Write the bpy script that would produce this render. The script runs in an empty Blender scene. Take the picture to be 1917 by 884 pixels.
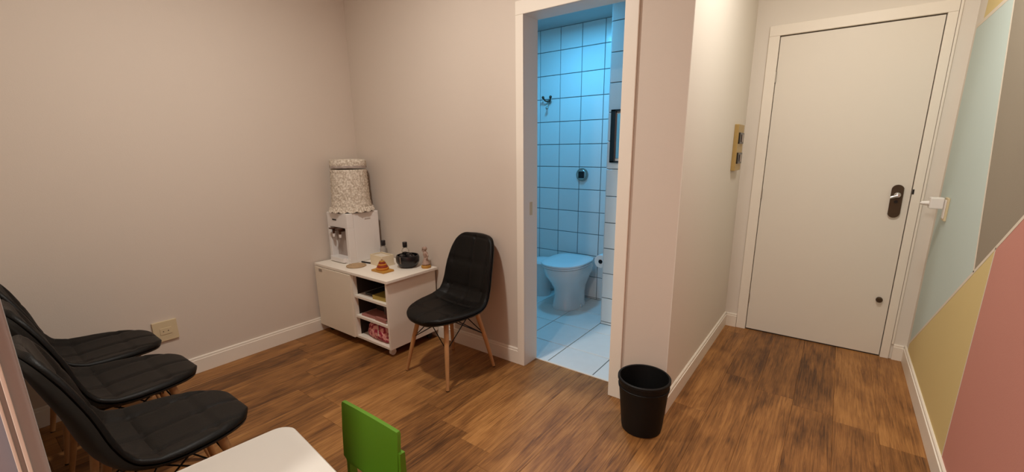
import bpy, bmesh, math, random
from mathutils import Vector, Matrix
random.seed(7)
S = bpy.context.scene
C = S.collection

# ------------------------------------------------------------------ camera
cam_d = bpy.data.cameras.new('camera'); cam = bpy.data.objects.new('camera', cam_d); C.objects.link(cam)
H = 1.3639
Rr = ((0.8049357, 0.5933075, -0.0080428), (0.1291135, -0.1883649, -0.9735750), (-0.5791444, 0.7826269, -0.2282256))
M = Matrix.Identity(4)
for i in range(3):
    M[i][0] = Rr[0][i]; M[i][1] = -Rr[1][i]; M[i][2] = -Rr[2][i]
    # columns: right, up, backwards
M[0][3], M[1][3], M[2][3] = 0.0, 0.0, H
cam.matrix_world = M
cam_d.sensor_fit = 'HORIZONTAL'; cam_d.sensor_width = 36.0
cam_d.lens = 810.885 / 1917 * 36.0
cam_d.shift_x = (958.5 - 964.8) / 1917
cam_d.shift_y = (472.67 - 442) / 1917
cam_d.clip_start = 0.02
S.camera = cam

# ------------------------------------------------------------------ light and exposure
w = bpy.data.worlds.new('world'); S.world = w; w.use_nodes = True
w.node_tree.nodes['Background'].inputs[0].default_value = (1.0, 0.86, 0.72, 1)
w.node_tree.nodes['Background'].inputs[1].default_value = 0.0
S.view_settings.view_transform = 'Standard'
S.view_settings.look = 'None'
S.view_settings.exposure = 0.16
S.view_settings.gamma = 1.0
S.view_settings.use_curve_mapping = False

WARM = (1.0, 0.955, 0.875)
BLUE = (0.10, 0.55, 1.0)
LAMP_MAIN = dict(loc=(-1.70, .92, 2.715), power=24.5, size=0.15, col=WARM)
LAMP_HALL = dict(loc=(0.0, 2.3, 2.715), power=17.5, size=0.30, col=(1.0, 0.955, 0.87))
LAMP_FILL = dict(loc=(-0.7, -1.4, 2.715), power=55, size=0.26, col=WARM)  # added unseen lamp, fills the room and hallway from behind the viewpoint
LAMP_BATH = dict(loc=(-1.8, 2.95, 2.375), power=10.8, size=0.22, col=BLUE)

# ------------------------------------------------------------------ materials
def mat(name, col, rough=0.5, metal=0.0, spec=0.5, noise=0.0, nscale=8.0, bump=0.0, bscale=60.0, rand=0.0, coat=0.0, col2=None, hard=0.0):
    m = bpy.data.materials.new(name); m.use_nodes = True
    nt = m.node_tree; b = nt.nodes['Principled BSDF']
    b.inputs['Base Color'].default_value = (*col, 1)
    b.inputs['Roughness'].default_value = rough
    b.inputs['Metallic'].default_value = metal
    b.inputs['Specular IOR Level'].default_value = spec
    b.inputs['Coat Weight'].default_value = coat
    tc = nt.nodes.new('ShaderNodeTexCoord')
    out = None
    if noise > 0 or rand > 0 or col2:
        n = nt.nodes.new('ShaderNodeTexNoise'); n.inputs['Scale'].default_value = nscale
        n.inputs['Detail'].default_value = 6
        nt.links.new(tc.outputs['Object'], n.inputs['Vector'])
        mx = nt.nodes.new('ShaderNodeMix'); mx.data_type = 'RGBA'
        c2 = col2 if col2 else tuple(max(0, c * (1 - noise)) for c in col)
        mx.inputs[6].default_value = (*col, 1); mx.inputs[7].default_value = (*c2, 1)
        if hard > 0:
            mh = nt.nodes.new('ShaderNodeMapRange'); mh.inputs[1].default_value = .5 - hard; mh.inputs[2].default_value = .5 + hard
            nt.links.new(n.outputs['Fac'], mh.inputs[0]); nt.links.new(mh.outputs[0], mx.inputs[0])
        else: nt.links.new(n.outputs['Fac'], mx.inputs[0])
        out = mx.outputs[2]
        if rand > 0:
            oi = nt.nodes.new('ShaderNodeObjectInfo')
            mr = nt.nodes.new('ShaderNodeMapRange'); mr.inputs[3].default_value = 1 - rand; mr.inputs[4].default_value = 1 + rand * 0.3
            nt.links.new(oi.outputs['Random'], mr.inputs[0])
            hs = nt.nodes.new('ShaderNodeHueSaturation'); nt.links.new(mr.outputs[0], hs.inputs['Value'])
            nt.links.new(out, hs.inputs['Color']); out = hs.outputs[0]
        nt.links.new(out, b.inputs['Base Color'])
    if bump > 0:
        n2 = nt.nodes.new('ShaderNodeTexNoise'); n2.inputs['Scale'].default_value = bscale; n2.inputs['Detail'].default_value = 4
        nt.links.new(tc.outputs['Object'], n2.inputs['Vector'])
        bp = nt.nodes.new('ShaderNodeBump'); bp.inputs['Strength'].default_value = bump; bp.inputs['Distance'].default_value = 0.002
        nt.links.new(n2.outputs['Fac'], bp.inputs['Height']); nt.links.new(bp.outputs[0], b.inputs['Normal'])
    return m

def emit_mat(name, col, strength):
    m = bpy.data.materials.new(name); m.use_nodes = True
    nt = m.node_tree; nt.nodes.clear()
    e = nt.nodes.new('ShaderNodeEmission'); e.inputs[0].default_value = (*col, 1); e.inputs[1].default_value = strength
    o = nt.nodes.new('ShaderNodeOutputMaterial'); nt.links.new(e.outputs[0], o.inputs[0])
    return m

def wood_floor():
    m = bpy.data.materials.new('laminate_wood'); m.use_nodes = True
    nt = m.node_tree; N = nt.nodes; L = nt.links; b = N['Principled BSDF']
    tc = N.new('ShaderNodeTexCoord'); oi = N.new('ShaderNodeObjectInfo')
    off = N.new('ShaderNodeVectorMath'); off.operation = 'SCALE'; off.inputs[0].default_value = (37.0, 91.0, 13.0)
    L.new(oi.outputs['Random'], off.inputs['Scale'])
    add = N.new('ShaderNodeVectorMath'); add.operation = 'ADD'
    L.new(tc.outputs['Object'], add.inputs[0]); L.new(off.outputs[0], add.inputs[1])
    def noise(sc, det, rough, dist=0.0, s=1.0):
        mp = N.new('ShaderNodeMapping'); mp.inputs['Scale'].default_value = sc
        L.new(add.outputs[0], mp.inputs['Vector'])
        n = N.new('ShaderNodeTexNoise'); n.inputs['Scale'].default_value = s; n.inputs['Detail'].default_value = det
        n.inputs['Roughness'].default_value = rough; n.inputs['Distortion'].default_value = dist
        L.new(mp.outputs[0], n.inputs['Vector']); return n.outputs['Fac']
    broad = noise((7, 1.6, 1), 3, 0.5, 1.2)
    grain = noise((60, 2.2, 1), 6, 0.7, 1.8)
    fine = noise((170, 9, 1), 4, 0.7, 0.6)
    blot = noise((4.5, 3.0, 1), 2, 0.5, 0.8)
    def mul(a, k):
        x = N.new('ShaderNodeMath'); x.operation = 'MULTIPLY'; L.new(a, x.inputs[0]); x.inputs[1].default_value = k; return x.outputs[0]
    def plus(a, c):
        x = N.new('ShaderNodeMath'); x.operation = 'ADD'; L.new(a, x.inputs[0]); L.new(c, x.inputs[1]); return x.outputs[0]
    f = plus(plus(mul(broad, .26), mul(grain, .50)), plus(mul(fine, .16), mul(blot, .22)))
    r2 = N.new('ShaderNodeMath'); r2.operation = 'MULTIPLY_ADD'; L.new(oi.outputs['Random'], r2.inputs[0]); r2.inputs[1].default_value = 0.10; r2.inputs[2].default_value = -0.12
    f = plus(f, r2.outputs[0])
    cr = N.new('ShaderNodeValToRGB'); L.new(f, cr.inputs[0])
    e = cr.color_ramp.elements
    e[0].position = 0.36; e[0].color = (0.070, 0.027, 0.008, 1)
    e[1].position = 0.70; e[1].color = (0.500, 0.240, 0.085, 1)
    x = e.new(0.50); x.color = (0.255, 0.107, 0.030, 1)
    x = e.new(0.60); x.color = (0.390, 0.180, 0.053, 1)
    L.new(cr.outputs[0], b.inputs['Base Color'])
    mr = N.new('ShaderNodeMapRange'); mr.inputs[3].default_value = 0.38; mr.inputs[4].default_value = 0.55
    L.new(grain, mr.inputs[0]); L.new(mr.outputs[0], b.inputs['Roughness'])
    bp = N.new('ShaderNodeBump'); bp.inputs['Strength'].default_value = 0.25; bp.inputs['Distance'].default_value = 0.0012
    L.new(fine, bp.inputs['Height']); L.new(bp.outputs[0], b.inputs['Normal'])
    b.inputs['Specular IOR Level'].default_value = 0.35
    return m

M_ = {}
M_['wall'] = mat('wall_paint', (0.665, 0.578, 0.495), 0.75, spec=0.25, noise=0.04, nscale=1.5, bump=0.15, bscale=180)
M_['hallwall'] = mat('wall_paint_cream', (0.76, 0.70, 0.62), 0.75, spec=0.25, noise=0.03, nscale=1.5, bump=0.12, bscale=180)
M_['ceil'] = mat('ceiling_paint', (0.85, 0.80, 0.75), 0.9, noise=0.02, bump=0.1, bscale=120)
M_['trimshade'] = mat('shaded_white_trim', (0.36, 0.365, 0.355), 0.45, noise=0.03, nscale=4)  # white trim darkened, dim light on the near jamb put into the colour
M_['bathceil'] = mat('bathroom_ceiling_panel', (0.45, 0.45, 0.44), 0.8, noise=0.05)
M_['trim'] = mat('white_trim', (0.84, 0.77, 0.67), 0.4, spec=0.4, noise=0.03, nscale=4)
M_['door'] = mat('door_laminate', (0.77, 0.71, 0.62), 0.45, spec=0.4, noise=0.03, nscale=2)
M_['gap'] = mat('dark_gap', (0.03, 0.02, 0.015), 0.9, noise=0.1)
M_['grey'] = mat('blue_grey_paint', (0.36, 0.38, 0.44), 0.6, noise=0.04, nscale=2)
M_['teal'] = mat('paint_pale_teal', (0.56, 0.66, 0.63), 0.7, spec=0.25, noise=0.05, nscale=2, bump=0.15, bscale=180)
M_['brown'] = mat('paint_taupe', (0.31, 0.265, 0.205), 0.7, spec=0.25, noise=0.05, nscale=2, bump=0.15, bscale=180)
M_['yellow'] = mat('paint_mustard', (0.70, 0.56, 0.26), 0.7, spec=0.25, noise=0.05, nscale=2, bump=0.15, bscale=180)
M_['pink'] = mat('paint_coral_pink', (0.60, 0.27, 0.22), 0.7, spec=0.25, noise=0.05, nscale=2, bump=0.15, bscale=180)
M_['line'] = mat('paint_white_line', (0.74, 0.66, 0.55), 0.7, noise=0.03)
M_['wood'] = wood_floor()
M_['under'] = mat('floor_joint', (0.09, 0.04, 0.015), 0.8, noise=0.2)
M_['tile'] = mat('white_glazed_tile', (0.80, 0.80, 0.78), 0.22, spec=0.5, noise=0.03, nscale=5, rand=0.05)
M_['ftile'] = mat('white_floor_tile', (0.82, 0.80, 0.76), 0.35, spec=0.5, noise=0.10, nscale=14, rand=0.06)
M_['grout'] = mat('tile_grout', (0.17, 0.19, 0.20), 0.9, noise=0.2, nscale=20)
M_['leather'] = mat('black_leatherette', (0.0045, 0.0038, 0.0032), 0.47, spec=0.22, bump=0.35, bscale=260, noise=0.3, nscale=10)
M_['blackpl'] = mat('black_plastic', (0.008, 0.008, 0.008), 0.45, noise=0.2, nscale=10)
M_['blackmet'] = mat('black_metal', (0.012, 0.012, 0.012), 0.35, metal=0.6, noise=0.2)
M_['binpl'] = mat('bin_plastic', (0.004, 0.004, 0.004), 0.55, spec=0.3, noise=0.2, bump=0.2, bscale=120)
M_['beech'] = mat('beech_wood', (0.58, 0.30, 0.12), 0.5, noise=0.35, nscale=18)
M_['laminate'] = mat('white_laminate', (0.88, 0.81, 0.71), 0.45, noise=0.04, nscale=3)
M_['lamfront'] = mat('cream_door_laminate', (0.86, 0.77, 0.63), 0.5, noise=0.05, nscale=3)
M_['niche_shadow'] = mat('niche_shadow_dark', (0.035, 0.024, 0.018), 0.7, noise=0.3)  # shadow inside the open shelves, put into the colour
M_['coolpl'] = mat('white_cooler_plastic', (0.80, 0.77, 0.74), 0.35, noise=0.02)
M_['coolrec'] = mat('grey_cooler_recess', (0.42, 0.35, 0.31), 0.5, noise=0.1)
M_['lace'] = mat('crochet_lace', (0.80, 0.73, 0.62), 0.95, nscale=75, col2=(0.46, 0.38, 0.29), hard=.14, bump=1.0, bscale=140)
M_['tapbr'] = mat('brown_tap', (0.07, 0.025, 0.01), 0.35, noise=0.2)
M_['green'] = mat('green_plastic', (0.090, 0.225, 0.010), 0.38, noise=0.12, nscale=6)
M_['tabletop'] = mat('white_table', (0.70, 0.66, 0.60), 0.4, noise=0.03, nscale=5)
M_['ceramic'] = mat('white_ceramic', (0.80, 0.79, 0.77), 0.12, coat=0.5, noise=0.02)
M_['lid'] = mat('white_seat_plastic', (0.84, 0.85, 0.85), 0.25, noise=0.02)
M_['chrome'] = mat('chrome', (0.7, 0.7, 0.7), 0.2, metal=1.0, noise=0.05)
M_['steel'] = mat('brushed_steel', (0.45, 0.42, 0.38), 0.35, metal=1.0, noise=0.1)
M_['bronze'] = mat('dark_bronze', (0.10, 0.065, 0.04), 0.4, metal=0.7, noise=0.3, nscale=30)
M_['brass'] = mat('aged_brass', (0.52, 0.36, 0.13), 0.4, metal=0.35, noise=0.25, nscale=25)
M_['cream'] = mat('cream_plastic', (0.66, 0.54, 0.34), 0.45, noise=0.08)
M_['white'] = mat('white_plastic', (0.78, 0.74, 0.70), 0.4, noise=0.02)
M_['mirror'] = mat('mirror_glass', (0.75, 0.78, 0.8), 0.05, metal=1.0, noise=0.01)
M_['black'] = mat('black_gloss', (0.006, 0.006, 0.007), 0.3, noise=0.1)
M_['orange'] = mat('orange_wood', (0.62, 0.22, 0.02), 0.45, noise=0.15)
M_['ochre'] = mat('ochre_wood', (0.55, 0.27, 0.04), 0.5, noise=0.2)
M_['red'] = mat('red_paint', (0.30, 0.03, 0.012), 0.45, noise=0.15)
M_['tan'] = mat('tan_wicker', (0.50, 0.34, 0.19), 0.8, noise=0.3, nscale=40)
M_['boxcream'] = mat('cream_card', (0.80, 0.68, 0.48), 0.7, noise=0.06)
M_['fig'] = mat('figurine_clay', (0.46, 0.31, 0.24), 0.6, noise=0.3, nscale=40)
M_['bookpink'] = mat('book_pink', (0.42, 0.16, 0.13), 0.6, noise=0.25, nscale=20)
M_['bookyel'] = mat('book_olive_yellow', (0.42, 0.30, 0.06), 0.6, noise=0.15, nscale=20)
M_['bookgrey'] = mat('box_grey_green', (0.16, 0.14, 0.11), 0.7, noise=0.3, nscale=20)
M_['bookred'] = mat('book_dark_red', (0.12, 0.02, 0.02), 0.5, noise=0.3)
M_['bookdark'] = mat('folder_dark', (0.03, 0.026, 0.024), 0.6, noise=0.4, nscale=20)
M_['paper'] = mat('paper', (0.72, 0.64, 0.52), 0.8, noise=0.1, nscale=80)
M_['floral'] = mat('pink_floral_cloth', (0.34, 0.02, 0.05), 0.8, nscale=38, col2=(0.85, 0.40, 0.36), hard=.05, bump=0.4, bscale=60)
M_['paperroll'] = mat('toilet_paper', (0.85, 0.85, 0.84), 0.95, noise=0.03, bump=0.3)
def glassy():
    m = bpy.data.materials.new('clear_plastic'); m.use_nodes = True
    nt = m.node_tree; b = nt.nodes['Principled BSDF']
    n = nt.nodes.new('ShaderNodeTexNoise'); n.inputs['Scale'].default_value = 5
    mx = nt.nodes.new('ShaderNodeMix'); mx.data_type = 'RGBA'
    mx.inputs[6].default_value = (0.95, 0.93, 0.9, 1); mx.inputs[7].default_value = (0.88, 0.85, 0.8, 1)
    nt.links.new(n.outputs['Fac'], mx.inputs[0]); nt.links.new(mx.outputs[2], b.inputs['Base Color'])
    b.inputs['Transmission Weight'].default_value = 0.85; b.inputs['Roughness'].default_value = 0.12; b.inputs['IOR'].default_value = 1.2
    return m
M_['clear'] = glassy()

# ------------------------------------------------------------------ mesh helpers
def bx(bm, x0, x1, y0, y1, z0, z1, bev=0.0, seg=2):
    r = bmesh.ops.create_cube(bm, size=1.0)
    v = r['verts']
    bmesh.ops.scale(bm, vec=(x1 - x0, y1 - y0, z1 - z0), verts=v)
    bmesh.ops.translate(bm, vec=((x0 + x1) / 2, (y0 + y1) / 2, (z0 + z1) / 2), verts=v)
    if bev > 0:
        es = {e for q in v for e in q.link_edges}
        bmesh.ops.bevel(bm, geom=list(es), offset=bev, segments=seg, affect='EDGES', profile=0.6)
def tube(bm, a, b, r0, r1=None, n=12, cap=True):
    a = Vector(a); b = Vector(b); r1 = r0 if r1 is None else r1
    d = (b - a).normalized(); q = d.to_track_quat('Z', 'Y')
    ring = []
    for p, r in ((a, r0), (b, r1)):
        ring.append([bm.verts.new(p + q @ Vector((r * math.cos(2 * math.pi * k / n), r * math.sin(2 * math.pi * k / n), 0))) for k in range(n)])
    for k in range(n):
        bm.faces.new((ring[0][k], ring[0][(k + 1) % n], ring[1][(k + 1) % n], ring[1][k]))
    if cap:
        bm.faces.new(list(reversed(ring[0]))); bm.faces.new(ring[1])
def path(bm, pts, r, n=8):
    for a, b in zip(pts[:-1], pts[1:]): tube(bm, a, b, r, r, n)
def lathe(bm, prof, n=32, cx=0, cy=0, sx=1, sy=1, capb=True, capt=True, jit=None):
    rings = []
    for j, (r, z) in enumerate(prof):
        rr = []
        for k in range(n):
            a = 2 * math.pi * k / n; s = jit(j, k, a) if jit else 1.0
            rr.append(bm.verts.new((cx + r * s * sx * math.cos(a), cy + r * s * sy * math.sin(a), z)))
        rings.append(rr)
    for A, B in zip(rings[:-1], rings[1:]):
        for k in range(n):
            bm.faces.new((A[k], A[(k + 1) % n], B[(k + 1) % n], B[k]))
    if capb: bm.faces.new(list(reversed(rings[0])))
    if capt: bm.faces.new(rings[-1])
def loft(bm, rings, capb=True, capt=True):
    R = [[bm.verts.new(p) for p in r] for r in rings]; n = len(R[0])
    for A, B in zip(R[:-1], R[1:]):
        for k in range(n): bm.faces.new((A[k], A[(k + 1) % n], B[(k + 1) % n], B[k]))
    if capb: bm.faces.new(list(reversed(R[0])))
    if capt: bm.faces.new(R[-1])
def prism(bm, poly, axis, a, b):
    # poly: 2-D outline; axis: extrusion axis; a,b extents
    def P(u, v, t): return {'x': (t, u, v), 'y': (u, t, v), 'z': (u, v, t)}[axis]
    A = [bm.verts.new(P(u, v, a)) for u, v in poly]; B = [bm.verts.new(P(u, v, b)) for u, v in poly]
    n = len(poly)
    for k in range(n): bm.faces.new((A[k], A[(k + 1) % n], B[(k + 1) % n], B[k]))
    bm.faces.new(list(reversed(A))); bm.faces.new(B)
def mesh(name, bm, m, smooth=False):
    bmesh.ops.recalc_face_normals(bm, faces=bm.faces)
    me = bpy.data.meshes.new(name); bm.to_mesh(me); bm.free(); me.materials.append(m)
    if smooth:
        me.shade_smooth()
        try: me.set_sharp_from_angle(angle=math.radians(38))
        except Exception: pass
    return me
def obj(name, bm, m, parent=None, smooth=False, loc=None, rot=None):
    o = bpy.data.objects.new(name, mesh(name, bm, m, smooth)); C.objects.link(o)
    if parent: o.parent = parent
    if loc: o.location = loc
    if rot: o.rotation_euler = rot
    return o
def tag(o, label=None, cat=None, group=None, kind=None):
    if label: o['label'] = label
    if cat: o['category'] = cat
    if group: o['group'] = group
    if kind: o['kind'] = kind
    return o
def thing(name, loc, label, cat, rz=0, group=None, kind=None):
    o = bpy.data.objects.new(name, None); C.objects.link(o); o.location = loc; o.rotation_euler = (0, 0, rz)
    o.empty_display_size = 0.1
    return tag(o, label, cat, group, kind)
def part(name, fn, m, parent, smooth=False, label=None, **k):
    bm = bmesh.new(); fn(bm); o = obj(name, bm, m, parent, smooth, **k)
    if label: o['label'] = label
    return o
def copy_tree(o, parent=None):
    c = o.copy(); C.objects.link(c)
    if parent: c.parent = parent
    for ch in list(o.children): copy_tree(ch, c)
    return c
def B(*a, **k): return lambda bm: bx(bm, *a, **k)

# ------------------------------------------------------------------ room shell
XL, XP, XR = -3.14, -0.592, 0.497
YB, YD, YF = 2.115, 3.60, 0.020
CZ = 2.75
DL, DR, DH = -1.490, -0.905, 2.085         # bathroom doorway
# bathroom
BX0, BX1, BYB, BZ = -2.75, -0.80, 3.55, 2.41
YS, XS = 3.045, -1.400                      # projecting tiled pier

part('floor', lambda bm: (bx(bm, XL - .1, 0.6, -2.6, YB, -0.06, -0.008), bx(bm, XP, 0.6, YB, YD + .1, -0.06, -0.008), bx(bm, DL, DR, YB, YB + .13, -0.06, -0.008)), M_['under'], None)
floor = bpy.data.objects['floor']; tag(floor, 'brown wood laminate floor of the room and hallway', 'floor', kind='structure')
PWID, PLEN = 0.182, 1.22
pl_cache = {}
def plank_mesh(wd, ln):
    key = (round(wd, 3), round(ln, 3))
    if key not in pl_cache:
        bm = bmesh.new(); g = 0.0003; b = 0.0006
        x, y = wd / 2 - g, ln / 2 - g
        lo = [bm.verts.new(p) for p in ((-x, -y, -.008), (x, -y, -.008), (x, y, -.008), (-x, y, -.008))]
        mi = [bm.verts.new(p) for p in ((-x, -y, -b), (x, -y, -b), (x, y, -b), (-x, y, -b))]
        tp = [bm.verts.new(p) for p in ((-x + b, -y + b, 0), (x - b, -y + b, 0), (x - b, y - b, 0), (-x + b, y - b, 0))]
        for A, Bq in ((lo, mi), (mi, tp)):
            for k in range(4): bm.faces.new((A[k], A[(k + 1) % 4], Bq[(k + 1) % 4], Bq[k]))
        bm.faces.new(tp)
        pl_cache[key] = mesh('plank', bm, M_['wood'])
    return pl_cache[key]
def add_plank(x0, x1, y0, y1):
    if y1 - y0 < 0.02 or x1 - x0 < 0.01: return
    o = bpy.data.objects.new('plank', plank_mesh(x1 - x0, y1 - y0)); C.objects.link(o)
    o.location = ((x0 + x1) / 2, (y0 + y1) / 2, 0); o.parent = floor
edges = [XP]
while edges[0] > XL: edges.insert(0, edges[0] - PWID)
edges[0] = XL
while edges[-1] < XR: edges.append(edges[-1] + PWID)
edges[-1] = XR
starts = [0.0, 0.43, 0.81, 0.2, 0.62, 1.02, 0.33, 0.9]
for i in range(len(edges) - 1):
    x0, x1 = edges[i], edges[i + 1]; xc = (x0 + x1) / 2
    yend = YD + 0.02 if xc > XP else (YB + .13 if (x0 < DR + .015 and x1 > DL - .015) else YB)
    y = -0.9 - starts[(i * 3) % 8] * 0.5
    while y < yend:
        add_plank(x0, x1, y, min(y + PLEN, yend)); y += PLEN
# rear floor behind the viewpoint
part('floor', lambda bm: bx(bm, XL, XR, -2.6, -1.4, -0.0075, -0.0005), M_['wood'], None)
tag(bpy.data.objects['floor.001'], 'wood floor continuing behind the viewpoint', 'floor', kind='structure')

def struct(name, fn, m, label, cat='wall', **k):
    o = part(name, fn, m, None, **k); return tag(o, label, cat, kind='structure')
struct('wall_left', B(XL - .12, XL, -2.6, YB + .13, 0, CZ), M_['wall'], 'plain beige painted wall on the left behind the three chairs')
struct('wall_back', lambda bm: (bx(bm, XL, DL - .02, YB, YB + .13, 0, CZ), bx(bm, DR + .02, XP - .003, YB, YB + .13, 0, CZ), bx(bm, DL - .02, DR + .02, YB, YB + .13, DH + .02, CZ)), M_['wall'], 'beige painted wall holding the bathroom doorway')
struct('wall_hallway', lambda bm: (bx(bm, XP - .13, XP, YB + .1301, YD + .15, 0, CZ), bx(bm, XP - .003, XP, YB, YB + .1301, 0, CZ)), M_['hallwall'], 'cream painted side wall of the short entrance hallway')
struct('wall_entrance', lambda bm: (bx(bm, XP, -.45, YD, YD + .15, 0, CZ), bx(bm, .385, XR + .12, YD, YD + .15, 0, CZ), bx(bm, -.45, .385, YD, YD + .15, 2.115, CZ)), M_['hallwall'], 'cream wall around the white entrance door')
WR = struct('wall_right', B(XR, XR + .12, -2.6, YD, 0, CZ), M_['hallwall'], 'right wall painted with teal, taupe, mustard and coral colour blocks')
struct('wall_front', B(XL, -1.06, -.10, YF, 0, CZ), M_['wall'], 'beige wall behind the backs of the three chairs')
struct('wall_rear', B(XL - .12, XR + .12, -2.72, -2.6, 0, CZ), M_['wall'], 'beige wall behind the viewpoint')
struct('ceiling', B(XL - .12, XR + .12, -2.72, YD + .15, CZ, CZ + .08), M_['ceil'], 'off-white flat ceiling', 'ceiling')

# colour blocks on the right wall: thin paint layers in the (y, z) plane
def paint(name, poly, m, label, t=0.0012):
    part(name, lambda bm: prism(bm, poly, 'x', XR - t, XR), m, WR, label=label)
P1 = (3.53, 0.155); P2 = (2.498, 0.869); P3 = (2.288, 1.005)
def diag(y): return P1[1] + (P1[0] - y) * (P3[1] - P1[1]) / (P1[0] - P3[0])
TT = 2.0
TQ = (2.875, TT)
paint('paint_block', [P1, (P2[0], diag(P2[0])), TQ, (3.55, TT)], M_['teal'], 'pale teal paint block')
paint('paint_block', [(P2[0], diag(P2[0])), (-2.5, diag(-2.5)), (-2.5, CZ), (2.66, CZ), TQ] if diag(-2.5) < CZ else [(P2[0], diag(P2[0])), (-0.0, diag(0.0)), (0.0, CZ), (2.66, CZ), TQ], M_['brown'], 'taupe paint block')
paint('paint_block', [P1, (3.53, 0.0), (2.315, 0.0), (P3[0], diag(P3[0]))], M_['yellow'], 'mustard paint block beside the coral one')
paint('paint_block', [(2.315, 0.0), (-2.5, 0.0), (-2.5, diag(-1.2)), (-1.2, diag(-1.2)), (P3[0], diag(P3[0]))], M_['pink'], 'coral pink paint block')
paint('paint_block', [TQ, (2.66, CZ), (3.25, CZ), (3.42, TT)], M_['yellow'], 'mustard paint block above the teal one')
def pline(a, b, wd=0.012):
    a = Vector(a); b = Vector(b); d = (b - a).normalized(); n = Vector((-d.y, d.x)) * wd / 2
    part('paint_line', lambda bm: prism(bm, [tuple(a + n), tuple(b + n), tuple(b - n), tuple(a - n)], 'x', XR - .0018, XR), M_['line'], WR)
pline(P1, (0.2, diag(0.2)), 0.014)
pline((P2[0], diag(P2[0])), TQ, 0.014); pline(TQ, (2.66, CZ), 0.014); pline(TQ, (3.55, TT), 0.02); pline((2.315, 0.0), (P3[0], diag(P3[0])), 0.008)

# baseboards
BH, BT = 0.105, 0.0145
def bb(name, x0, x1, y0, y1, side, label):
    # rectangular board with a thin groove/step along its top
    def f(bm):
        if side == '+x': poly = [(x0, 0), (x1, 0), (x1, BH - .018), (x1 - .004, BH - .016), (x1 - .004, BH - .004), (x1 - .007, BH), (x0, BH)]; prism(bm, poly, 'y', y0, y1)
        if side == '-x': poly = [(x1, 0), (x0, 0), (x0, BH - .018), (x0 + .004, BH - .016), (x0 + .004, BH - .004), (x0 + .007, BH), (x1, BH)]; prism(bm, poly, 'y', y0, y1)
        if side == '-y': poly = [(y1, 0), (y0, 0), (y0, BH - .018), (y0 + .004, BH - .016), (y0 + .004, BH - .004), (y0 + .007, BH), (y1, BH)]; prism(bm, poly, 'x', x0, x1)
    struct(name, f, M_['trim'], label, 'baseboard')
bb('baseboard_left', XL, XL + BT, YF, YB, '+x', 'white baseboard along the left wall')
bb('baseboard_back', XL + BT, DL - .05, YB - BT, YB, '-y', 'white baseboard between cabinet and bathroom door casing')
bb('baseboard_back', -.84, XP + BT, YB - BT, YB, '-y', 'short white baseboard piece behind the black bin')
bb('baseboard_hallway', XP, XP + BT, YB, YD, '+x', 'white baseboard along the hallway side wall')
bb('baseboard_right', XR - BT, XR, -2.6, YD, '-x', 'white baseboard along the colour-blocked right wall')
bb('baseboard_entrance', XP + BT, -.505, YD - BT, YD, '-y', 'short white baseboard piece left of the entrance door')
bb('baseboard_entrance', .432, XR - BT, YD - BT, YD, '-y', 'short white baseboard piece right of the entrance door')

# bathroom doorway: jamb lining and casing
CW = 0.052
def casing_poly(w0):
    return [(0, 0), (w0, 0), (w0, .010), (w0 - .006, .016), (.004, .016), (0, .012)]
def door1_frame():
    t = thing('door_1', ((DL + DR) / 2, YB, 0), 'white open doorway frame leading to the bathroom', 'door frame', kind='structure')
    lx = -(DR - DL) / 2; rx = -lx
    part('jamb', B(lx - .02, lx, -.002, .13, 0, DH), M_['trim'], t)
    part('jamb', B(rx, rx + .02, -.002, .13, 0, DH), M_['trim'], t)
    part('lintel', B(lx - .02, rx + .02, -.002, .13, DH, DH + .02), M_['trim'], t)
    part('casing', B(lx - CW, lx, -.016, -.001, 0, DH, bev=.003), M_['trim'], t)
    part('casing', B(rx, rx + .068, -.016, -.001, 0, DH, bev=.003), M_['trim'], t)
    part('casing', B(lx - CW, rx + .068, -.016, -.001, DH, DH + .07, bev=.003), M_['trim'], t)
    part('threshold', B(lx, rx, .118, .132, -.004, .004), M_['trim'], t)
    part('strike_plate', B(lx, lx + .002, .05, .075, .98, 1.06), M_['cream'], t)
door1_frame()

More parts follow.
